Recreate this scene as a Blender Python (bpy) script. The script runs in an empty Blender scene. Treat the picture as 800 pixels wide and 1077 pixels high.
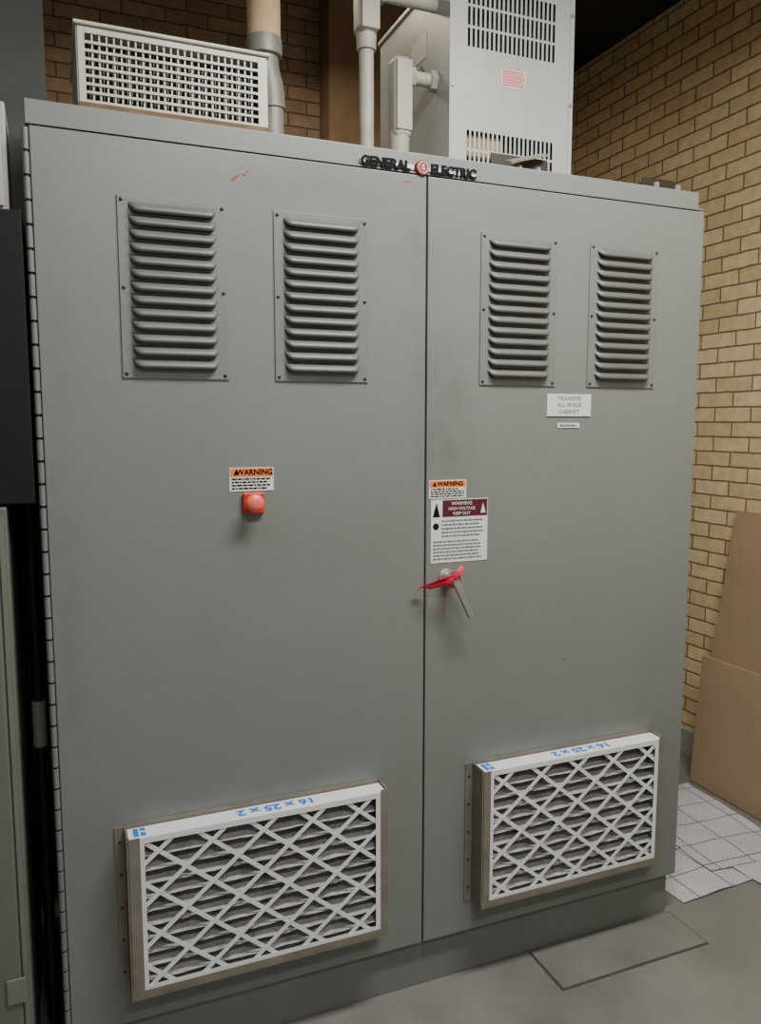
import bpy, math, random
from mathutils import Vector, Matrix
random.seed(4)
SC=bpy.context.scene
COL=bpy.context.collection

# ---------------------------------------------------------------- materials
def nmat(name):
    m=bpy.data.materials.new(name); m.use_nodes=True
    return m,m.node_tree,m.node_tree.nodes["Principled BSDF"]
def mat(name,col,rough=.5,metal=0.,var=.06,nscale=6.,bump=0.,bscale=60.,dirt=None,dirtamt=0.,spec=.5,grime=None):
    m,nt,b=nmat(name); N=nt.nodes; L=nt.links
    tc=N.new("ShaderNodeTexCoord"); no=N.new("ShaderNodeTexNoise"); no.inputs["Scale"].default_value=nscale; no.inputs["Detail"].default_value=6
    L.new(tc.outputs["Object"],no.inputs["Vector"])
    rp=N.new("ShaderNodeValToRGB"); L.new(no.outputs["Fac"],rp.inputs[0])
    c=Vector(col); rp.color_ramp.elements[0].position=.3; rp.color_ramp.elements[1].position=.7
    rp.color_ramp.elements[0].color=(*(c*(1-var)),1); rp.color_ramp.elements[1].color=(*(c*(1+var)),1)
    out=rp.outputs[0]
    def mixin(fac,out,colr):
        mx=N.new("ShaderNodeMix"); mx.data_type='RGBA'; L.new(fac,mx.inputs[0]); L.new(out,mx.inputs[6]); mx.inputs[7].default_value=(*colr,1)
        return mx.outputs[2]
    if dirt:
        n2=N.new("ShaderNodeTexNoise"); n2.inputs["Scale"].default_value=nscale*.45; n2.inputs["Detail"].default_value=9; n2.inputs["Roughness"].default_value=.65
        L.new(tc.outputs["Object"],n2.inputs["Vector"])
        r2=N.new("ShaderNodeValToRGB"); r2.color_ramp.elements[0].position=.5; r2.color_ramp.elements[1].position=.76
        r2.color_ramp.elements[0].color=(0,0,0,1); r2.color_ramp.elements[1].color=(dirtamt,)*3+(1,)
        L.new(n2.outputs["Fac"],r2.inputs[0])
        out=mixin(r2.outputs[0],out,dirt)
    if grime:
        n4=N.new("ShaderNodeTexNoise"); n4.inputs["Scale"].default_value=9; n4.inputs["Detail"].default_value=10; n4.inputs["Roughness"].default_value=.7
        L.new(tc.outputs["Object"],n4.inputs["Vector"])
        r4=N.new("ShaderNodeMapRange"); L.new(n4.outputs["Fac"],r4.inputs[0]); r4.inputs[1].default_value=.38; r4.inputs[2].default_value=.72
        for gx,gz,rx,rz,am in grime:
            mp=N.new("ShaderNodeMapping"); mp.vector_type='POINT'; mp.inputs["Location"].default_value=(-gx/rx,0,-gz/rz); mp.inputs["Scale"].default_value=(1/rx,0,1/rz)
            L.new(tc.outputs["Object"],mp.inputs[0])
            ln=N.new("ShaderNodeVectorMath"); ln.operation='LENGTH'; L.new(mp.outputs[0],ln.inputs[0])
            mr=N.new("ShaderNodeMapRange"); mr.interpolation_type='SMOOTHSTEP'; L.new(ln.outputs["Value"],mr.inputs[0]); mr.inputs[1].default_value=0; mr.inputs[2].default_value=1; mr.inputs[3].default_value=am; mr.inputs[4].default_value=0
            mu=N.new("ShaderNodeMath"); mu.operation='MULTIPLY'; L.new(mr.outputs[0],mu.inputs[0]); L.new(r4.outputs[0],mu.inputs[1])
            out=mixin(mu.outputs[0],out,(.06,.057,.052))
        vo=N.new("ShaderNodeTexVoronoi"); vo.inputs["Scale"].default_value=5; L.new(tc.outputs["Object"],vo.inputs["Vector"])
        cp=N.new("ShaderNodeMath"); cp.operation='LESS_THAN'; L.new(vo.outputs["Distance"],cp.inputs[0]); cp.inputs[1].default_value=.014
        out=mixin(cp.outputs[0],out,(.07,.07,.07))
    L.new(out,b.inputs["Base Color"])
    b.inputs["Roughness"].default_value=rough; b.inputs["Metallic"].default_value=metal
    b.inputs["Specular IOR Level"].default_value=spec
    if bump>0:
        n3=N.new("ShaderNodeTexNoise"); n3.inputs["Scale"].default_value=bscale; n3.inputs["Detail"].default_value=4
        L.new(tc.outputs["Object"],n3.inputs["Vector"])
        bp=N.new("ShaderNodeBump"); bp.inputs["Strength"].default_value=bump; bp.inputs["Distance"].default_value=.01
        L.new(n3.outputs["Fac"],bp.inputs["Height"]); L.new(bp.outputs[0],b.inputs["Normal"])
    return m
def brick(name,axis,c1,c2,mortar,bw=.203,rh=.0667):
    m,nt,b=nmat(name); N=nt.nodes; L=nt.links
    g=N.new("ShaderNodeNewGeometry"); s=N.new("ShaderNodeSeparateXYZ"); L.new(g.outputs["Position"],s.inputs[0])
    cb=N.new("ShaderNodeCombineXYZ"); L.new(s.outputs[axis],cb.inputs[0]); L.new(s.outputs[2],cb.inputs[1])
    nz=N.new("ShaderNodeTexNoise"); nz.inputs["Scale"].default_value=14; L.new(g.outputs["Position"],nz.inputs["Vector"])
    vs=N.new("ShaderNodeVectorMath"); vs.operation='SUBTRACT'; L.new(nz.outputs["Color"],vs.inputs[0]); vs.inputs[1].default_value=(.5,.5,.5)
    vm=N.new("ShaderNodeVectorMath"); vm.operation='SCALE'; L.new(vs.outputs[0],vm.inputs[0]); vm.inputs[3].default_value=.008
    va=N.new("ShaderNodeVectorMath"); L.new(cb.outputs[0],va.inputs[0]); L.new(vm.outputs[0],va.inputs[1])
    br=N.new("ShaderNodeTexBrick"); L.new(va.outputs[0],br.inputs["Vector"])
    br.inputs["Color1"].default_value=(*c1,1); br.inputs["Color2"].default_value=(*c2,1); br.inputs["Mortar"].default_value=(*mortar,1)
    br.inputs["Scale"].default_value=1; br.inputs["Mortar Size"].default_value=.0045; br.inputs["Mortar Smooth"].default_value=.35
    br.inputs["Brick Width"].default_value=bw; br.inputs["Row Height"].default_value=rh
    n2=N.new("ShaderNodeTexNoise"); n2.inputs["Scale"].default_value=22; n2.inputs["Detail"].default_value=8; L.new(g.outputs["Position"],n2.inputs["Vector"])
    r=N.new("ShaderNodeValToRGB"); L.new(n2.outputs["Fac"],r.inputs[0]); r.color_ramp.elements[0].position=.3; r.color_ramp.elements[1].position=.75
    r.color_ramp.elements[0].color=(.8,.78,.74,1); r.color_ramp.elements[1].color=(1.05,1.05,1.04,1)
    mx=N.new("ShaderNodeMix"); mx.data_type='RGBA'; mx.blend_type='MULTIPLY'; mx.inputs[0].default_value=1
    L.new(br.outputs["Color"],mx.inputs[6]); L.new(r.outputs[0],mx.inputs[7]); L.new(mx.outputs[2],b.inputs["Base Color"])
    inv=N.new("ShaderNodeMath"); inv.operation='SUBTRACT'; inv.inputs[0].default_value=1; L.new(br.outputs["Fac"],inv.inputs[1])
    ad=N.new("ShaderNodeMath"); ad.operation='MULTIPLY_ADD'; L.new(n2.outputs["Fac"],ad.inputs[0]); ad.inputs[1].default_value=.25; L.new(inv.outputs[0],ad.inputs[2])
    bp=N.new("ShaderNodeBump"); bp.inputs["Strength"].default_value=.7; bp.inputs["Distance"].default_value=.008
    L.new(ad.outputs[0],bp.inputs["Height"]); L.new(bp.outputs[0],b.inputs["Normal"])
    b.inputs["Roughness"].default_value=.8
    return m

GR=[(.98,1.60,.13,.35,.45),(.90,1.95,.08,.5,.25),(.60,2.16,.35,.06,.25),(1.20,2.16,.3,.05,.2),(.47,1.30,.12,.2,.25),(1.05,1.05,.25,.2,.2),(.45,.70,.5,.08,.25),(1.4,.70,.5,.08,.2),(.3,.2,.6,.12,.3),(.03,1.2,.07,1.1,.25)]
M_CAB=mat("cabinet_grey_paint",(.176,.193,.190),.36,0,.035,2.2,.03,90,(.125,.13,.125),.35,grime=GR)
M_RAIL=mat("cabinet_rail_paint",(.178,.194,.191),.4,0,.05,3,.03,90,(.11,.11,.105),.4)
M_BODY=mat("cabinet_body_paint",(.155,.169,.166),.45,0,.05,3,.03,90,(.09,.088,.085),.5)
M_LOUV=mat("louver_shaded_grey",(.098,.106,.103),.46,0,.08,8,.02,90,(.055,.055,.05),.5)  # darker than the doors: shade on the hood faces put into the colour
M_VPL=mat("vent_plate_paint",(.165,.180,.177),.4,0,.06,8,.02,90,(.1,.1,.1),.4)
M_BLACK=mat("opening_shade",(.012,.012,.012),.9,0,.05)  # flat black stands for the shade inside openings
M_BLKP=mat("black_paint",(.008,.008,.009),.65,0,.1,spec=.3)
M_SCREW=mat("screw_dark_steel",(.06,.055,.05),.45,.7,.1)
M_STEEL=mat("galvanised_steel",(.42,.42,.4),.4,.75,.12,30)
M_HOLD=mat("filter_holder_steel",(.22,.205,.175),.45,.3,.12,18,0,60,(.12,.1,.08),.5)
M_WHITE=mat("white_card",(.66,.68,.72),.7,0,.03,12)
M_PLEAT=mat("filter_pleat_media",(.36,.36,.365),.95,0,.2,35,.3,300,(.1,.1,.1),.8)
M_LABELW=mat("label_white",(.64,.66,.66),.4,0,.03)
M_ORANGE=mat("label_orange",(.8,.2,.035),.4,0,.03)
M_MAROON=mat("label_maroon",(.085,.012,.02),.5,0,.03,spec=.3)
M_INK=mat("black_ink",(.008,.008,.01),.7,0,.02,spec=.1)
M_GINK=mat("grey_ink",(.12,.12,.14),.6,0,.02)
M_BLUE=mat("blue_ink",(.01,.18,.6),.6,0,.02)
M_PINKI=mat("pink_ink",(.7,.12,.16),.5,0,.02)
M_RED=mat("red_plastic",(.55,.03,.02),.3,0,.04)
M_RIB=mat("red_ribbon",(.62,.010,.05),.45,0,.1,30)
M_AC=mat("off_white_enamel",(.55,.55,.50),.4,0,.05,10,0,60,(.22,.18,.12),.35)
M_ACIN=mat("condenser_fins",(.06,.06,.052),.8,.1,.3,30)
M_RUST=mat("rusty_tray",(.16,.10,.055),.8,0,.3,20)
M_TRF=mat("transformer_light_grey",(.46,.485,.48),.42,0,.04,5,0,60,(.28,.28,.27),.3)
M_COND=mat("conduit_painted",(.45,.44,.385),.5,0,.1,15,0,60,(.22,.2,.17),.45)
M_BEIGE=mat("beige_pipe_insulation",(.6,.45,.27),.7,0,.1,10,.2,60)
M_PJ=mat("grey_pipe_jacket",(.3,.29,.27),.5,.2,.15,18)
M_CARD=mat("cardboard",(.35,.245,.155),.85,0,.06,4,.15,120,(.25,.17,.1),.3)
M_CARDE=mat("cardboard_edge",(.5,.39,.26),.85,0,.1,40)
M_GREEN=mat("grey_green_paint",(.12,.138,.118),.5,0,.06,3,0,60,(.08,.085,.07),.4)
M_GEDGE=mat("grey_green_edge",(.15,.165,.145),.5,0,.06,8)
M_COL=mat("dark_steel_column",(.10,.11,.11),.6,0,.15,6)
M_LITE=mat("pale_grey_paint",(.40,.40,.37),.5,0,.08,6)
M_PIL=mat("brown_plaster",(.30,.21,.13),.9,0,.18,5,.3,40,(.12,.09,.06),.6)
M_DARK=mat("dark_ceiling_paint",(.025,.023,.021),.9,0,.2,3)
M_WALL=mat("plain_wall_paint",(.36,.35,.33),.9,0,.05,3)
M_CONC=mat("concrete_floor",(.18,.181,.172),.42,0,.12,2.6,.12,70,(.085,.083,.078),.7)
M_SLAB=mat("floor_patch",(.165,.166,.156),.4,0,.1,6,.1,70,(.08,.078,.07),.6)
M_GAP=mat("floor_joint",(.05,.05,.045),.9,0,.2,20)
M_CURB=mat("curb_concrete",(.42,.41,.38),.8,0,.1,6)
M_BR=brick("yellow_brick",1,(.68,.53,.29),(.84,.70,.43),(.22,.17,.11))
M_BB=brick("brown_brick",0,(.36,.255,.17),(.50,.38,.26),(.16,.13,.10))

# ---------------------------------------------------------------- helpers
def empty(name,loc=(0,0,0)):
    e=bpy.data.objects.new(name,None); e.location=loc; e.empty_display_size=.1; COL.objects.link(e); return e
def meshobj(name,vs,fs,m,parent=None,smooth=False,mats=None,mi=None):
    me=bpy.data.meshes.new(name); me.from_pydata([tuple(v) for v in vs],[],fs); me.update()
    for x in (mats or [m]): me.materials.append(x)
    if mi:
        for p,i in zip(me.polygons,mi): p.material_index=i
    if smooth:
        for p in me.polygons: p.use_smooth=True
    o=bpy.data.objects.new(name,me); COL.objects.link(o)
    if parent: o.parent=parent
    return o
def boxes(name,lst,m,parent=None,bevel=0.):
    vs=[];fs=[]
    for x0,x1,y0,y1,z0,z1 in lst:
        k=len(vs)
        vs+=[(x0,y0,z0),(x1,y0,z0),(x1,y1,z0),(x0,y1,z0),(x0,y0,z1),(x1,y0,z1),(x1,y1,z1),(x0,y1,z1)]
        fs+=[[k+i for i in f] for f in ((3,2,1,0),(4,5,6,7),(0,1,5,4),(1,2,6,5),(2,3,7,6),(3,0,4,7))]
    o=meshobj(name,vs,fs,m,parent)
    if bevel>0:
        b=o.modifiers.new("bevel","BEVEL"); b.width=bevel; b.segments=3; b.limit_method='ANGLE'
        for p in o.data.polygons: p.use_smooth=True
        w=o.modifiers.new("wn","WEIGHTED_NORMAL"); w.keep_sharp=False
    return o
def box(name,x0,x1,y0,y1,z0,z1,m,parent=None,bevel=0.): return boxes(name,[(x0,x1,y0,y1,z0,z1)],m,parent,bevel)
def lathe(name,p0,p1,prof,m,parent=None,n=28):
    p0=Vector(p0);p1=Vector(p1);d=p1-p0; q=d.to_track_quat('Z','Y'); L=d.length
    vs=[];fs=[]
    for t,r in prof:
        for i in range(n):
            a=2*math.pi*i/n; vs.append(p0+q@Vector((r*math.cos(a),r*math.sin(a),t*L)))
    for j in range(len(prof)-1):
        for i in range(n):
            a=j*n+i;b=j*n+(i+1)%n; fs.append([a,b,b+n,a+n])
    fs.append(list(range(n))[::-1]); fs.append([(len(prof)-1)*n+i for i in range(n)])
    o=meshobj(name,vs,fs,m,parent,True)
    o.data.set_sharp_from_angle(angle=.7)
    return o
def cyl(name,p0,p1,r,m,parent=None,n=24): return lathe(name,p0,p1,[(0,r),(1,r)],m,parent,n)
def tube(name,pts,r,m,parent=None,res=8,bez=False):
    c=bpy.data.curves.new(name,'CURVE'); c.dimensions='3D'; c.bevel_depth=r; c.bevel_resolution=res; c.use_fill_caps=True
    s=c.splines.new('NURBS' if bez else 'POLY'); s.points.add(len(pts)-1)
    for p,q in zip(s.points,pts): p.co=(*q,1)
    if bez: s.use_endpoint_u=True; s.order_u=3; s.resolution_u=10
    s.use_smooth=True
    c.materials.append(m); o=bpy.data.objects.new(name,c); COL.objects.link(o)
    if parent: o.parent=parent
    return o
def text(name,s,size,loc,m,parent=None,rot=(math.pi/2,0,0),align='CENTER',ext=.0004,sx=1.,off=0.):
    c=bpy.data.curves.new(name,'FONT'); c.body=s; c.size=size; c.align_x=align; c.align_y='CENTER'; c.extrude=ext; c.offset=off
    c.materials.append(m); o=bpy.data.objects.new(name,c); o.location=loc; o.rotation_euler=rot; o.scale=(sx,1,1); COL.objects.link(o)
    if parent: o.parent=parent
    return o
def lines(name,x0,x1,z0,z1,n,y,m,parent,fill=.5,ragged=.15):
    L=[]; ph=(z1-z0)/n
    for i in range(n):
        zc=z1-(i+.5)*ph; x=x0; xe=x1-random.random()*ragged*(x1-x0)
        while x<xe-.003:
            w=random.uniform(.004,.013); L.append((x,min(x+w,xe),y-.0004,y+.0002,zc-ph*fill/2,zc+ph*fill/2)); x+=w+.0022
    boxes(name,L,m,parent)

# ---------------------------------------------------------------- room
RX=2.82; BY=2.3; LX=-1.7; FY=-3.8; CZ=4.05
box("floor",LX-.1,RX+.1,FY-.1,BY+.1,-.1,0,M_CONC)
box("wall_right",RX,RX+.1,FY,BY+.1,0,CZ,M_BR)
box("wall_back",LX,RX,BY,BY+.1,0,CZ,M_BB)
box("wall_left",LX-.1,LX,FY,BY+.1,0,CZ,M_WALL)
box("wall_front",LX,RX,FY-.1,FY,0,CZ,M_WALL)
box("ceiling",LX-.1,RX+.1,FY-.1,BY+.1,CZ,CZ+.1,M_DARK)
box("trim_pillar",1.39,1.95,BY-.16,BY,0,CZ,M_PIL)
box("baseboard_right",RX-.03,RX,FY,BY,0,.12,M_CURB)
be=empty("ceiling_beam")
boxes("flanges",[(2.36,RX,-1.5,BY,3.56,3.59),(2.36,RX,-1.5,BY,CZ-.03,CZ)],M_DARK,be)
box("web",2.56,2.6,-1.5,BY,3.59,CZ-.03,M_DARK,be)
fp=empty("floor_patch_plate")
boxes("joint",[(1.286,1.826,-.159,.016,0,.0015)],M_GAP,fp)
box("plate",1.292,1.820,-.153,.010,0.001,.005,M_SLAB,fp,.001)

# ---------------------------------------------------------------- main cabinet
cab=empty("electrical_cabinet")
box("body",-.004,1.815,.022,.78,0,2.25,M_BODY,cab,.003)
box("top_rail",-.008,1.818,.012,.785,2.222,2.277,M_RAIL,cab,.003)
box("door_left",.0,.9195,0,.02,.143,2.2195,M_CAB,cab,.0025)
box("door_right",.9245,1.83,0,.02,.143,2.2195,M_CAB,cab,.0025)
box("door_return_edge",1.822,1.829,.0195,.03,.146,2.217,M_BODY,cab)
box("side_latch",1.8155,1.842,.035,.07,1.72,1.86,M_BODY,cab,.003)
box("drip_lip",-.006,1.824,.002,.0125,2.2235,2.2275,M_RAIL,cab)
z=.12
while z<2.2:
    cyl("hinge_knuckle",(-.008,.003,z),(-.008,.003,z+.044),.0068,M_BODY,cab,12); z+=.05
cyl("hinge_pin",(-.008,.003,.11),(-.008,.003,2.21),.0035,M_SCREW,cab,8)
def louver_vent(nm,x0,z0=1.7007,z1=2.0977,w=.2385):
    e=empty(nm); e.parent=cab
    box("plate",x0,x0+w,-.0035,-.0001,z0,z1,M_VPL,e,.001)
    n=13; a=x0+.023; b=x0+w-.023; pitch=(z1-z0-.03)/n
    vs=[];fs=[];mi=[]
    nx=26; ny=9
    for k in range(n):
        zt=z1-.013-k*pitch; h=pitch*.86; base=len(vs)
        for j in range(ny+1):
            t=j/ny
            for i in range(nx+1):
                s=i/nx; e_=min(s,1-s)*(b-a)/.022; e_=min(1,e_); env=math.sqrt(max(0,1-(1-e_)**2))
                # swelling hood that rolls back in at the lip
                dep=.0165*env*math.sin(min(1,t*1.22)*math.pi/2)**.9*(1-.22*max(0,(t-.8)/.2))
                zz=zt-h*t*(.35+.65*env)
                vs.append((a+(b-a)*s,-.0035-dep,zz))
        for j in range(ny):
            for i in range(nx):
                q=base+j*(nx+1)+i; fs.append([q,q+nx+1,q+nx+2,q+1]); mi.append(0)
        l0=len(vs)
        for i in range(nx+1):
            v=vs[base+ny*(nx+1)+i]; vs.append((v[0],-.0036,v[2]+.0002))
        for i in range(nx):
            q=base+ny*(nx+1)+i; fs.append([q,l0+i,l0+i+1,q+1]); mi.append(1)  # black strip paints the shade in the louver mouth
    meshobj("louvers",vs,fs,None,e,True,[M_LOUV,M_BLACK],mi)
    for sx in (x0+.009,x0+w-.009):
        for sz in (z0+.01,(z0+z1)/2,z1-.01):
            lathe("screw",(sx,-.003,sz),(sx,-.0065,sz),[(0,.0042),(.6,.004),(1,.002)],M_SCREW,e,12)
for x in (.1699,.5204,1.078,1.4244): louver_vent("louvered_vent",x)

def air_filter(nm,x0,x1,fx0,fx1,z0,z1,lab):
    e=empty(nm); e.parent=cab
    D=.06
    boxes("holder",[(x0,x0+.0215,-.004,-.0001,z0-.012,z1+.006),
      (x0+.022,x0+.026,-D-.0008,-.0002,z0-.0055,z1+.006),
      (x0+.0265,fx0+.002,-D-.0025,-D-.0014,z0+.0125,z1+.002),
      (x1-.003,x1,-D-.0008,-.0002,z0-.0055,z1+.008),
      (fx1+.001,x1-.0004,-D-.0025,-D-.0014,z0+.0125,z1+.008),
      (x0+.022,x1,-D-.0025,-.0003,z0-.010,z0-.006),
      (x0+.0225,x1-.0005,-D-.0028,-D-.0013,z0-.0055,z0+.012),
      (x0+.0265,x1-.0035,-.003,-.0004,z0-.005,z1+.012)],M_HOLD,e)
    for k in range(5):
        zz=z0+.03+k*(z1-z0-.06)/4
        lathe("rivet",(x0+.011,-.003,zz),(x0+.011,-.007,zz),[(0,.004),(1,.002)],M_SCREW,e,10)
    X0=x0+.028; X1=x1-.005; fb=.014
    fr=[(X0,X1,-D+.0002,-.006,z1-.004,z1),(X0,X1,-D+.0002,-.006,z0,z0+.004),(X0,X0+.004,-D+.0002,-.0062,z0+.0045,z1-.0045),(X1-.004,X1,-D+.0002,-.0062,z0+.0045,z1-.0045),
        (X0,X1,-D-.0012,-D,z1-fb,z1+.0003),(X0,X1,-D-.0012,-D,z0,z0+fb+.008),(X0,fx0+.012,-D-.0012,-D,z0+fb+.0081,z1-fb-.0001),(fx1-.012,X1,-D-.0012,-D,z0+fb+.0081,z1-fb-.0001)]
    boxes("card_frame",fr,M_WHITE,e)
    vs=[];fs=[]; n=11; zz0=z0+.006; zz1=z1-.006; nx=40
    for k in range(2*n+1):
        z=zz0+(zz1-zz0)*k/(2*n)
        for i in range(nx+1):
            x=X0+.005+(X1-X0-.010)*i/nx
            wob=.0008*math.sin(i*.5+k*1.7)+.0012*random.random()
            y=(-D+.005 if k%2 else -D+.045)+wob*.6
            vs.append((x,y,z+wob+(.006 if k%2 else 0)))
    for k in range(2*n):
        for i in range(nx):
            q=k*(nx+1)+i; fs.append([q,q+1,q+nx+2,q+nx+1])
    meshobj("pleats",vs,fs,M_PLEAT,e)
    ax0=fx0+.008; ax1=fx1-.008; az0=z0+.012; az1=z1-.010
    H=az1-az0; cw=.126; ch=.104; sl=ch/cw; hw=.0052; vs=[];fs=[]
    def clip(poly):
        def cl(P,ins,inter):
            o=[]
            for i in range(len(P)):
                a,b=P[i-1],P[i]
                if ins(b):
                    if not ins(a): o.append(inter(a,b))
                    o.append(b)
                elif ins(a): o.append(inter(a,b))
            return o
        for ax,v,s in ((0,ax0,1),(0,ax1,-1),(1,az0,1),(1,az1,-1)):
            if not poly: break
            poly=cl(poly,lambda p:s*(p[ax]-v)>=0,lambda a,b:tuple(a[j]+(b[j]-a[j])*(v-a[ax])/(b[ax]-a[ax]) for j in (0,1)))
        return poly
    for sgn,yy in ((1,-D+.0009),(-1,-D+.0022)):
        k=-6
        while k<14:
            xs=ax0+k*cw; xa,xb=xs,xs+H/sl
            if sgn==1: p,q=(xa,az0),(xb,az1)
            else: p,q=(xa,az1),(xb,az0)
            dx,dz=q[0]-p[0],q[1]-p[1]; l=math.hypot(dx,dz); nx_,nz_=-dz/l*hw,dx/l*hw
            ex,ez=dx/l*.02,dz/l*.02
            poly=[(p[0]-ex+nx_,p[1]-ez+nz_),(p[0]-ex-nx_,p[1]-ez-nz_),(q[0]+ex-nx_,q[1]+ez-nz_),(q[0]+ex+nx_,q[1]+ez+nz_)]
            poly=clip(poly)
            if len(poly)>=3:
                b=len(vs); m=len(poly)
                vs+=[(a,yy-.0005,c) for a,c in poly]+[(a,yy+.0005,c) for a,c in poly]
                fs.append([b+i for i in range(m)]); fs.append([b+m+i for i in range(m)][::-1])
                for i in range(m): j=(i+1)%m; fs.append([b+i,b+m+i,b+m+j,b+j])
            k+=1
    meshobj("diamond_lattice",vs,fs,M_WHITE,e)
    text("size_print",lab,.038,(x0+(x1-x0)*.57,-.031,z1+.0008),M_BLUE,e,(0,0,math.pi),off=.0012,sx=1.15)
    boxes("arrow_mark",[(x0+.040,x0+.052,-.050,-.012,z1+.0004,z1+.001),(x0+.056,x0+.068,-.050,-.034,z1+.0004,z1+.001),(x0+.056,x0+.068,-.026,-.012,z1+.0004,z1+.001)],M_BLUE,e)
air_filter("air_filter",.113,.790,.163,.768,.250,.642,"16 x 25 x 2")
air_filter("air_filter",1.051,1.702,1.097,1.684,.250,.642,"16 x 25 x 2")

# nameplate
npe=empty("nameplate"); npe.parent=cab
text("name_left","GENERAL",.030,(.742,-.0015,2.237),M_INK,npe,align='LEFT',ext=.002,off=.0014,sx=1.02)
text("name_right","ELECTRIC",.030,(.930,-.0015,2.237),M_INK,npe,align='LEFT',ext=.002,off=.0014,sx=1.0)
boxes("mount_bar",[(.742,.885,.001,.0135,2.231,2.243),(.925,1.062,.001,.0135,2.231,2.243)],M_LABELW,npe)
lathe("badge",(.907,.013,2.237),(.907,-.006,2.237),[(0,.019),(.8,.019),(1,.017)],mat("badge_red",(.24,.025,.025),.5),npe,32)
tube("badge_ring",[(.907+.013*math.cos(a*math.pi/12),-.0065,2.237+.013*math.sin(a*math.pi/12)) for a in range(25)],.0011,M_LABELW,npe,3)
text("badge_letters","S",.018,(.907,-.007,2.237),M_LABELW,npe,off=.0004)

# labels
def warn_label(nm,x0,x1,z0,z1):
    e=empty(nm); e.parent=cab
    box("sheet",x0,x1,-.0012,-.0001,z0,z1,M_LABELW,e)
    zb=z1-(z1-z0)*.38
    box("orange_band",x0+.002,x1-.002,-.0018,-.0013,zb,z1-.002,M_ORANGE,e)
    text("heading","WARNING",(z1-zb)*.85,((x0+x1)/2+.007,-.002,(zb+z1)/2-.001),M_INK,e,off=.0006)
    zm=(zb+z1)/2-.001; xa=x0+.016
    meshobj("hazard_triangle",[(xa-.007,-.0021,zm-.006),(xa+.007,-.0021,zm-.006),(xa,-.0021,zm+.007)],[[0,1,2]],M_INK,e)
    lines("small_print",x0+.005,x1-.005,z0+.003,zb-.002,4,-.0015,M_INK,e,.5)
warn_label("warning_label",.404,.512,1.437,1.494)
warn_label("warning_label",.932,1.043,1.400,1.449)
e=empty("notice_label"); e.parent=cab
box("sheet",.938,1.110,-.0012,-.0001,1.226,1.397,M_LABELW,e)
box("maroon_header",.972,1.108,-.0018,-.0013,1.350,1.395,M_MAROON,e)
text("header_1","WARNING",.013,(1.030,-.002,1.385),M_LABELW,e)
text("header_2","HIGH VOLTAGE",.0115,(1.030,-.002,1.371),M_LABELW,e)
text("header_3","KEEP OUT",.0115,(1.030,-.002,1.358),M_LABELW,e)
meshobj("hazard_arrow",[(1.087,-.0022,1.357),(1.103,-.0022,1.357),(1.095,-.0022,1.385)],[[0,1,2]],M_LABELW,e)
meshobj("hazard_arrow_b",[(.943,-.0016,1.350),(.965,-.0016,1.350),(.954,-.0016,1.390)],[[0,1,2]],M_INK,e)
lathe("hazard_dot",(.953,-.0012,1.325),(.953,-.0018,1.325),[(0,.009),(1,.009)],M_INK,e)
lines("body_print",.970,1.100,1.293,1.344,5,-.0015,M_GINK,e,.4)
lines("body_print",.945,1.103,1.232,1.288,6,-.0015,M_GINK,e,.4)
e=empty("engraved_plate"); e.parent=cab
box("plate",1.293,1.441,-.003,-.0001,1.618,1.680,M_LABELW,e,.001)
text("line_1","TRANSFER",.017,(1.367,-.0032,1.668),M_GINK,e)
text("line_2","ALL PHASE",.017,(1.367,-.0032,1.650),M_GINK,e)
text("line_3","CABINET",.017,(1.367,-.0032,1.631),M_GINK,e)
e=empty("small_label"); e.parent=cab
box("sheet",1.330,1.404,-.002,-.0001,1.586,1.600,M_LABELW,e)
lines("print",1.338,1.396,1.588,1.598,1,-.0023,M_GINK,e,.5)
e=empty("red_mark"); e.parent=cab
MRD=mat("red_crayon",(.3,.03,.03),.7)
meshobj("streak",[(.422,-.0004,2.156),(.434,-.0004,2.166),(.444,-.0004,2.170),(.438,-.0004,2.162),(.430,-.0004,2.155),(.424,-.0004,2.151)],[[0,1,2,3,4,5][::-1]],MRD,e)
box("streak_2",.449,.456,-.0004,-.0001,2.168,2.172,MRD,e)
box("streak_3",.458,.463,-.0004,-.0001,2.176,2.179,MRD,e)
meshobj("streak_4",[(.850,-.0004,2.196),(.866,-.0004,2.197),(.880,-.0004,2.203),(.864,-.0004,2.201)],[[0,1,2,3]],MRD,e)

# push button
e=empty("emergency_push_button"); e.parent=cab
box("base",.434,.486,-.012,-.0001,1.382,1.434,M_RED,e,.004)
lathe("stem",(.46,-.01,1.408),(.46,-.03,1.408),[(0,.014),(1,.012)],M_STEEL,e)
lathe("mushroom_head",(.457,-.026,1.410),(.457,-.046,1.410),[(0,.014),(.15,.021),(.55,.022),(.85,.018),(1,.008)],mat("red_button_head",(.75,.14,.11),.35),e)

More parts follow.
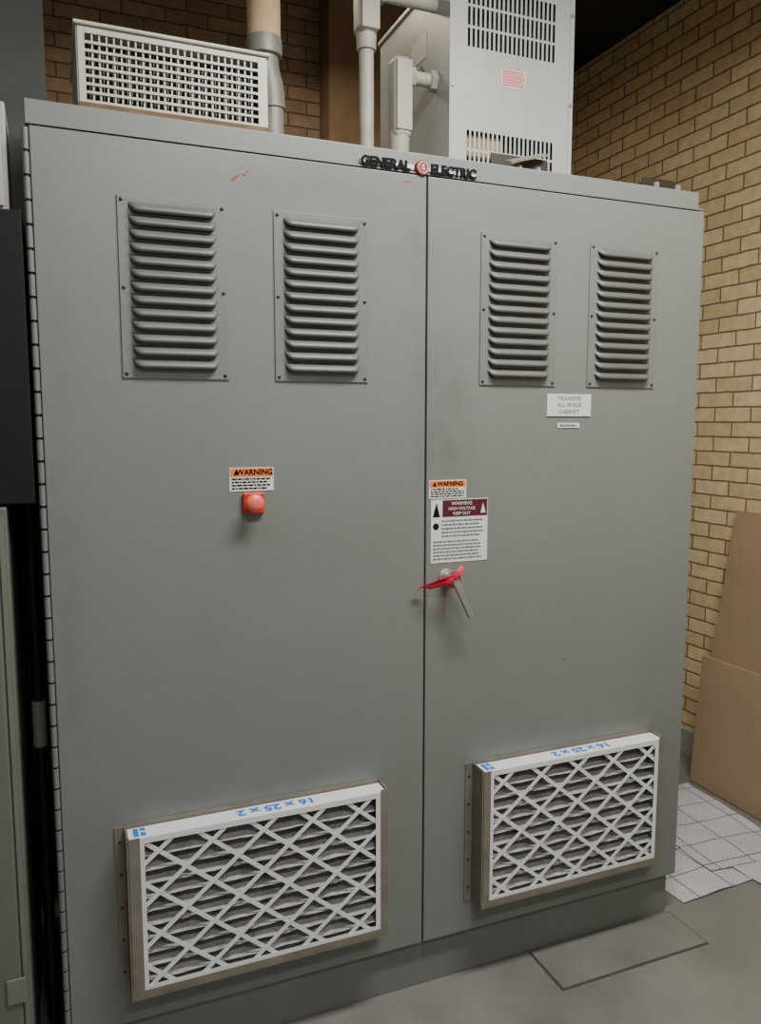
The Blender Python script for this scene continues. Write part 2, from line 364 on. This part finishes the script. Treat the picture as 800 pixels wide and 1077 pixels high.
# handle with ribbon
e=empty("door_handle"); e.parent=cab
lathe("escutcheon",(.985,-.0001,1.186),(.985,-.008,1.186),[(0,.024),(.7,.023),(1,.019)],M_STEEL,e)
lathe("lock_barrel",(.985,-.006,1.186),(.985,-.048,1.186),[(0,.015),(.9,.014),(1,.011)],M_STEEL,e)
b=boxes("lever",[(-.010,.010,-.006,.006,-.105,.012)],M_STEEL,e,.003); b.location=(.992,-.046,1.178); b.rotation_euler=(0,-.42,0)
for v in b.data.vertices:
    if v.co.z<-.05: v.co.x*=.75; v.co.y-=.006
b2=boxes("key_tab",[(-.005,.005,-.002,.002,0,.028)],M_STEEL,e,.001); b2.location=(.978,-.05,1.188); b2.rotation_euler=(.2,.3,0)
rb=empty("red_ribbon"); rb.parent=cab
def ribbon(nm,pts,w):
    n=len(pts); vs=[];fs=[]
    for i,p in enumerate(pts):
        p=Vector(p); t=(Vector(pts[min(i+1,n-1)])-Vector(pts[max(i-1,0)])).normalized()
        a=i*.55; s=t.cross(Vector((0,-1,0))).normalized(); o=(s*math.cos(a*.5)+Vector((0,-1,0))*math.sin(a*.5)*.7)*w/2
        vs+=[p-o,p+o]
    for i in range(n-1): fs.append([2*i,2*i+1,2*i+3,2*i+2])
    o=meshobj(nm,vs,fs,M_RIB,rb,True); s=o.modifiers.new("s","SOLIDIFY"); s.thickness=.0015; ss=o.modifiers.new("ss","SUBSURF"); ss.levels=2; ss.render_levels=2
ribbon("tail_left",[(.985,-.05,1.20),(.965,-.052,1.188),(.945,-.04,1.183),(.925,-.03,1.174),(.905,-.02,1.170),(.882,-.015,1.156)],.020)
ribbon("tail_left_b",[(.985,-.054,1.196),(.962,-.058,1.180),(.94,-.045,1.176),(.922,-.04,1.165),(.90,-.03,1.174)],.015)
ribbon("tail_right",[(.972,-.052,1.188),(.988,-.06,1.202),(1.002,-.055,1.216),(1.012,-.05,1.222)],.018)
ribbon("wrap",[(.985+.019*math.cos(a),-.04-.01*math.sin(a*2)*.3,1.186+.019*math.sin(a)) for a in [k*.5 for k in range(14)]],.013)
tube("thread",[(.975,-.05,1.185),(.972,-.03,1.15),(.969,-.02,1.12),(.974,-.012,1.09)],.0008,M_RIB,rb,2,True)
tube("thread_2",[(.915,-.03,1.165),(.918,-.02,1.14),(.925,-.012,1.12),(.915,-.005,1.10)],.0006,M_RIB,rb,2,True)

# lifting brackets on top of the cabinet
e=empty("lifting_bracket"); e.parent=cab
boxes("angle",[(1.67,1.79,.03,.09,2.2775,2.282),(1.67,1.79,.084,.09,2.2821,2.325)],M_SCREW,e,.001)
for x in (1.69,1.77): lathe("bolt",(x,.05,2.282),(x,.05,2.302),[(0,.009),(1,.008)],M_STEEL,e,6)
e=empty("lifting_bracket"); e.parent=cab
boxes("angle",[(1.16,1.34,.06,.10,2.2775,2.283),(1.16,1.34,.095,.10,2.2831,2.335)],M_SCREW,e,.001)
for x in (1.24,1.30): lathe("bolt",(x,.08,2.283),(x,.08,2.305),[(0,.009),(1,.008)],M_STEEL,e,6)
b=boxes("loose_strap",[(-.07,.07,-.012,.012,-.003,.003)],M_STEEL,e); b.location=(1.26,.075,2.325); b.rotation_euler=(.3,-.3,.2)

# ---------------------------------------------------------------- AC / condenser unit
ac=empty("air_conditioner")
x0,x1,y0,y1,z0,z1=.112,.590,.30,.66,2.279,2.566
boxes("casing",[(x0+.0125,x1-.0125,y0+.012,y1-.0125,z0,z0+.02),(x0+.0125,x1-.0125,y0+.008,y1-.0125,z1-.012,z1-.001),(x0,x0+.012,y0+.001,y1,z0,z1-.001),(x1-.012,x1,y0+.001,y1,z0,z1-.001),(x0+.0125,x1-.0125,y1-.012,y1,z0,z1-.001)],M_AC,ac)
box("top_lip",x0-.006,x1+.006,y0-.012,y1+.002,z1,z1+.009,M_AC,ac,.003)
box("coil",x0+.014,x1-.014,y0+.05,y0+.09,z0+.022,z1-.014,M_ACIN,ac)
box("drip_tray",x0-.002,x1+.002,y0-.010,y0+.05,z0,2.386,M_RUST,ac,.002)
gz=2.388
g=[(x0+.004,x0+.020,y0-.004,y0,gz,z1-.002),(x1-.026,x1-.004,y0-.004,y0,gz,z1-.002),(x0+.0205,x1-.0265,y0-.004,y0,z1-.016,z1-.002),(x0+.0205,x1-.0265,y0-.004,y0,gz,gz+.006)]
boxes("grille_frame",g,M_AC,ac)
ga,gb=x0+.020,x1-.026; g=[]; g2=[]; g3=[]
for k in range(1,25):
    x=ga+(gb-ga)*k/25; g.append((x-.0019,x+.0019,y0-.0005,y0+.003,gz+.005,z1-.015))
for k in range(1,8):
    z=gz+.006+(z1-.016-gz-.006)*k/8; g2.append((ga,gb,y0-.0042,y0+.001,z-.0042,z+.0018))
boxes("grille_uprights",g,M_AC,ac); boxes("grille_slats",g2,M_AC,ac)
fl=[]
for k in range(40):
    x=x0+.02+(x1-x0-.04)*k/39; fl.append((x-.0007,x+.0007,y0+.035,y0+.0495,z0+.023,z1-.02))
boxes("fins",fl,M_PJ,ac)

# ---------------------------------------------------------------- transformer
tr=empty("dry_type_transformer")
x0,x1,y0,y1,z0,z1=1.212,1.668,.45,1.02,2.279,3.0
box("interior_shade",x0+.02,x1-.02,y0+.035,y1-.01,z0+.05,z1-.02,M_BLACK,tr)  # black backing paints the dark interior seen through the slots
box("winding_wrap",x0+.05,x0+.20,y0+.024,y0+.034,2.45,2.52,M_BEIGE,tr)
boxes("casing",[(x0,x0+.003,y0+.0025,y1,z0+.04,z1-.004),(x1-.003,x1,y0+.0025,y1,z0+.04,z1-.004),(x0+.0035,x1-.0035,y1-.003,y1,z0+.04,z1-.004),(x0+.0035,x1-.0035,y0+.003,y1-.0035,z0+.04,z0+.045)],M_TRF,tr)
box("top_cover",x0-.008,x1+.008,y0-.008,y1+.008,z1-.003,z1+.012,M_TRF,tr,.003)
boxes("feet",[(x0+.02,x0+.08,y0+.003,y1,z0,z0+.0395),(x1-.08,x1-.02,y0+.003,y1,z0,z0+.0395)],M_TRF,tr)
P=[]
ga,gb=1.270,1.600
zs=sorted([(2.775,2.830),(2.838,2.893),(2.901,2.956),(2.343,2.398),(2.406,2.461),(2.469,2.524)]); yb=y0+.002
P.append((x0,ga,y0,yb,z0+.04,z1-.0035)); P.append((gb,x1,y0,yb,z0+.04,z1-.0035))
prev=z0+.04
for a,b in zs:
    P.append((ga,gb,y0,yb,prev,a)); prev=b
    n=20
    for k in range(n+1):
        x=ga+(gb-ga)*k/n; P.append((max(ga,x-.0036),min(gb,x+.0036),y0,yb,a,b))
P.append((ga,gb,y0,yb,prev,z1-.0035))
boxes("front_panel",P,M_TRF,tr)
boxes("corner_trim",[(x0-.002,x0+.014,y0-.003,y0-.0002,z0+.04,z1-.004),(x1-.014,x1+.002,y0-.003,y0-.0002,z0+.04,z1-.004)],M_TRF,tr)
for x in (x0+.008,x1-.008):
    for z in (2.40,2.65,2.93): lathe("bolt",(x,y0-.003,z),(x,y0-.008,z),[(0,.006),(1,.005)],M_STEEL,tr,6)
box("rating_label",1.396,1.487,y0-.0015,y0-.0002,2.672,2.728,mat("label_pinkish",(.75,.6,.6),.5),tr)
lines("rating_print",1.401,1.482,2.676,2.725,6,y0-.0019,M_PINKI,tr,.6,.05)
box("side_sticker",x0-.0015,x0-.0002,.62,.74,2.80,2.88,M_LABELW,tr)
meshobj("side_hazard",[(x0-.0018,.70,2.74),(x0-.0018,.62,2.74),(x0-.0018,.66,2.79)],[[0,1,2]],M_GINK,tr)

# ---------------------------------------------------------------- conduits
cd_=empty("electrical_conduit")
Y=.55
cyl("riser",(.972,Y,2.279),(.972,Y,2.80),.023,M_COND,cd_)
lathe("riser_bushing",(.972,Y,2.75),(.972,Y,2.80),[(0,.030),(1,.032)],M_COND,cd_)
box("pull_box",.938,1.004,Y-.04,Y+.035,2.795,2.965,M_COND,cd_,.016)
box("pull_box_cover",.942,1.000,Y-.045,Y-.0405,2.80,2.96,M_COND,cd_,.002)
cyl("branch",(1.0,Y,2.925),(1.210,Y,2.925),.021,M_COND,cd_)
lathe("branch_nut",(1.0,Y,2.925),(1.03,Y,2.925),[(0,.029),(1,.029)],M_COND,cd_,6)
cyl("upper_riser",(.972,Y,2.96),(.972,Y,CZ),.023,M_COND,cd_)
cd2=empty("electrical_conduit")
cyl("riser",(1.085,Y,2.279),(1.085,Y,2.50),.024,M_COND,cd2)
lathe("riser_coupling",(1.085,Y,2.44),(1.085,Y,2.52),[(0,.031),(.6,.031),(1,.034)],M_COND,cd2)
box("conduit_body",1.055,1.117,Y-.036,Y+.034,2.50,2.745,M_COND,cd2,.018)
box("conduit_body_cover",1.06,1.112,Y-.041,Y-.0365,2.52,2.73,M_COND,cd2,.002)
cyl("branch",(1.10,Y,2.695),(1.210,Y,2.695),.021,M_COND,cd2)
lathe("branch_nut",(1.105,Y,2.695),(1.135,Y,2.695),[(0,.030),(1,.030)],M_COND,cd2,6)
lathe("branch_locknut",(1.188,Y,2.695),(1.210,Y,2.695),[(0,.032),(1,.032)],M_COND,cd2,6)
ip=empty("insulated_pipe")
cyl("insulation",(.665,.62,2.74),(.665,.62,CZ),.050,M_BEIGE,ip)
lathe("jacket_band",(.665,.62,2.71),(.665,.62,2.76),[(0,.053),(.5,.055),(1,.053)],M_PJ,ip)
tube("elbow",[(.665,.62,2.74),(.667,.62,2.70),(.672,.62,2.66),(.685,.62,2.62),(.688,.62,2.56)],.040,M_PJ,ip,8,True)
cyl("lower_pipe",(.688,.62,2.279),(.688,.62,2.60),.034,M_PJ,ip)

# ---------------------------------------------------------------- left neighbour
nb=empty("switchgear_cabinet")
box("body",-.85,-.080,-.02,.7,0,1.42,M_GREEN,nb,.004)
box("door",-.84,-.100,-.045,-.0205,.05,1.38,M_GREEN,nb,.004)
box("door_edge",-.096,-.086,-.026,-.0205,.05,1.40,M_GEDGE,nb)
box("upper_compartment",-.85,-.022,.0,.6,1.425,2.045,M_BLKP,nb,.003)
boxes("corner_bracket",[(-.13,-.090,-.050,-.0455,.30,.36)],M_GEDGE,nb,.002)
pb=empty("junction_box")
box("housing",-.42,-.045,.03,.2,2.047,2.27,M_LITE,pb,.004)
box("cover",-.41,-.055,.022,.0295,2.056,2.26,M_LITE,pb,.002)
sc=empty("steel_column")
boxes("flanges",[(-.30,.045,.90,.915,0,CZ),(-.30,.045,1.12,1.135,0,CZ)],M_COL,sc)
box("web",-.135,-.12,.9155,1.1195,0,CZ,M_COL,sc)
gp=empty("vertical_pipe")
cyl("pipe",(-.044,.25,0),(-.044,.25,1.40),.014,M_SCREW,gp)
lathe("coupling",(-.044,.25,.78),(-.044,.25,.90),[(0,.017),(1,.017)],M_LITE,gp)

# ---------------------------------------------------------------- cardboard leaning on the right wall
cb=empty("cardboard_sheet")
def sheet(nm,pts,th,m,warp=.012):
    a,b,c,d=[Vector(p) for p in pts]; n=16; vs=[];fs=[]
    for j in range(n+1):
        for i in range(n+1):
            s,t=i/n,j/n; p=(a*(1-s)+b*s)*(1-t)+(d*(1-s)+c*s)*t
            p+=Vector((-warp*math.sin(math.pi*s)*math.sin(math.pi*t),0,0)); vs.append(p)
    for j in range(n):
        for i in range(n):
            q=j*(n+1)+i; fs.append([q,q+1,q+n+2,q+n+1])
    o=meshobj(nm,vs,fs,m,cb,False,[m,M_CARDE]); s=o.modifiers.new("s","SOLIDIFY"); s.thickness=th; s.offset=0; s.material_offset_rim=1
    return o
sheet("lower_panel",[(2.600,.735,.004),(2.590,-.25,.004),(2.635,-.27,.585),(2.640,.735,.575)],.008,M_CARD)
sheet("upper_panel",[(2.700,.745,.52),(2.700,-.27,.54),(2.800,-.25,1.205),(2.795,.735,1.215)],.008,M_CARD)
sheet("back_panel",[(2.675,.775,.004),(2.665,-.2,.004),(2.745,-.2,.70),(2.745,.775,.70)],.006,M_CARDE,0)

# ---------------------------------------------------------------- printed sheets on the floor
def print_mat():
    m,nt,b=nmat("printed_sheet"); N=nt.nodes; L=nt.links
    tc=N.new("ShaderNodeTexCoord")
    br=N.new("ShaderNodeTexBrick"); br.offset=0; L.new(tc.outputs["Object"],br.inputs["Vector"])
    br.inputs["Color1"].default_value=(.56,.56,.61,1); br.inputs["Color2"].default_value=(.52,.52,.57,1); br.inputs["Mortar"].default_value=(.12,.13,.16,1)
    br.inputs["Scale"].default_value=1; br.inputs["Mortar Size"].default_value=.0026; br.inputs["Brick Width"].default_value=.155; br.inputs["Row Height"].default_value=.13
    b2=N.new("ShaderNodeTexBrick"); L.new(tc.outputs["Object"],b2.inputs["Vector"])
    b2.inputs["Scale"].default_value=1; b2.inputs["Mortar Size"].default_value=.0045; b2.inputs["Brick Width"].default_value=.019; b2.inputs["Row Height"].default_value=.0125; b2.inputs["Mortar Smooth"].default_value=.1
    b2.inputs["Color1"].default_value=(.5,.28,.34,1); b2.inputs["Color2"].default_value=(.8,.75,.78,1); b2.inputs["Mortar"].default_value=(1,1,1,1)
    mx=N.new("ShaderNodeMix"); mx.data_type='RGBA'; mx.blend_type='MULTIPLY'; mx.inputs[0].default_value=.7
    L.new(br.outputs["Color"],mx.inputs[6]); L.new(b2.outputs["Color"],mx.inputs[7]); L.new(mx.outputs[2],b.inputs["Base Color"]); b.inputs["Roughness"].default_value=.35
    return m
M_PRT=print_mat()
ps=empty("printed_paper_sheets")
def paper(cx,cy,w,h,rot,zb,k):
    n=24; vs=[];fs=[]
    for j in range(n+1):
        for i in range(n+1):
            x=(i/n-.5)*w; y=(j/n-.5)*h
            z=.0025+.0025*math.sin(x*19+k)*math.cos(y*15+k*2)+.0012*math.sin(x*41+y*33+k)
            vs.append((x,y,z))
    for j in range(n):
        for i in range(n):
            q=j*(n+1)+i; fs.append([q,q+1,q+n+2,q+n+1])
    o=meshobj("sheet",vs,fs,M_PRT,ps,True); o.location=(cx,cy,zb); o.rotation_euler=(0,0,rot)
paper(2.12,.30,.46,.52,.05,.002,0)
paper(2.34,.42,.40,.60,-.06,.008,1.3)
paper(2.14,.72,.50,.42,.02,.005,2.1)
paper(2.38,.02,.30,.30,.10,.004,3.0)

# ---------------------------------------------------------------- lamps
def lamp(nm,x,y,z,lx,ly,power,col):
    e=empty(nm)
    boxes("housing",[(x-lx/2-.03,x+lx/2+.03,y-ly/2-.03,y+ly/2+.03,z+.02,z+.09)],M_LITE,e,.01)  # housing and hangers are dressing added around the area light, out of view
    for s in (-1,1): cyl("hanger",(x+s*lx*.4,y,z+.08),(x+s*lx*.4,y,CZ),.006,M_STEEL,e,8)
    l=bpy.data.lights.new(nm+"_area",'AREA'); l.shape='RECTANGLE'; l.size=lx; l.size_y=ly; l.energy=power; l.color=col
    o=bpy.data.objects.new("area_light",l); o.location=(x,y,z); COL.objects.link(o); o.parent=e
lamp("fluorescent_or_fill_light",1.2,-.95,3.25,1.2,.3,92,(1,.96,.88))
lamp("fluorescent_or_fill_light",.6,-2.7,3.35,1.2,.3,50,(1,.98,.94))  # added fill light, unseen behind the camera
lamp("fluorescent_or_fill_light",.85,1.45,3.42,.9,.15,11,(1,.86,.66))  # added warm light, out of view, to brighten the back wall and pillar
w=bpy.data.worlds.new("world"); w.use_nodes=True; w.node_tree.nodes["Background"].inputs[0].default_value=(.5,.5,.52,1); w.node_tree.nodes["Background"].inputs[1].default_value=.1; SC.world=w

# ---------------------------------------------------------------- camera
yaw,pit=.3893,.1137
fw=Vector((math.sin(yaw)*math.cos(pit),math.cos(yaw)*math.cos(pit),-math.sin(pit)))
rt=Vector((math.cos(yaw),-math.sin(yaw),0)); up=rt.cross(fw)
M=Matrix((( rt.x,up.x,-fw.x,.0222),(rt.y,up.y,-fw.y,-1.8806),(rt.z,up.z,-fw.z,1.6034),(0,0,0,1)))
cam=bpy.data.cameras.new("camera"); co=bpy.data.objects.new("camera",cam); COL.objects.link(co); co.matrix_world=M
cam.sensor_fit='VERTICAL'; cam.sensor_height=36; cam.sensor_width=36; cam.lens=832.06/1077*36; cam.clip_start=.02
SC.camera=co
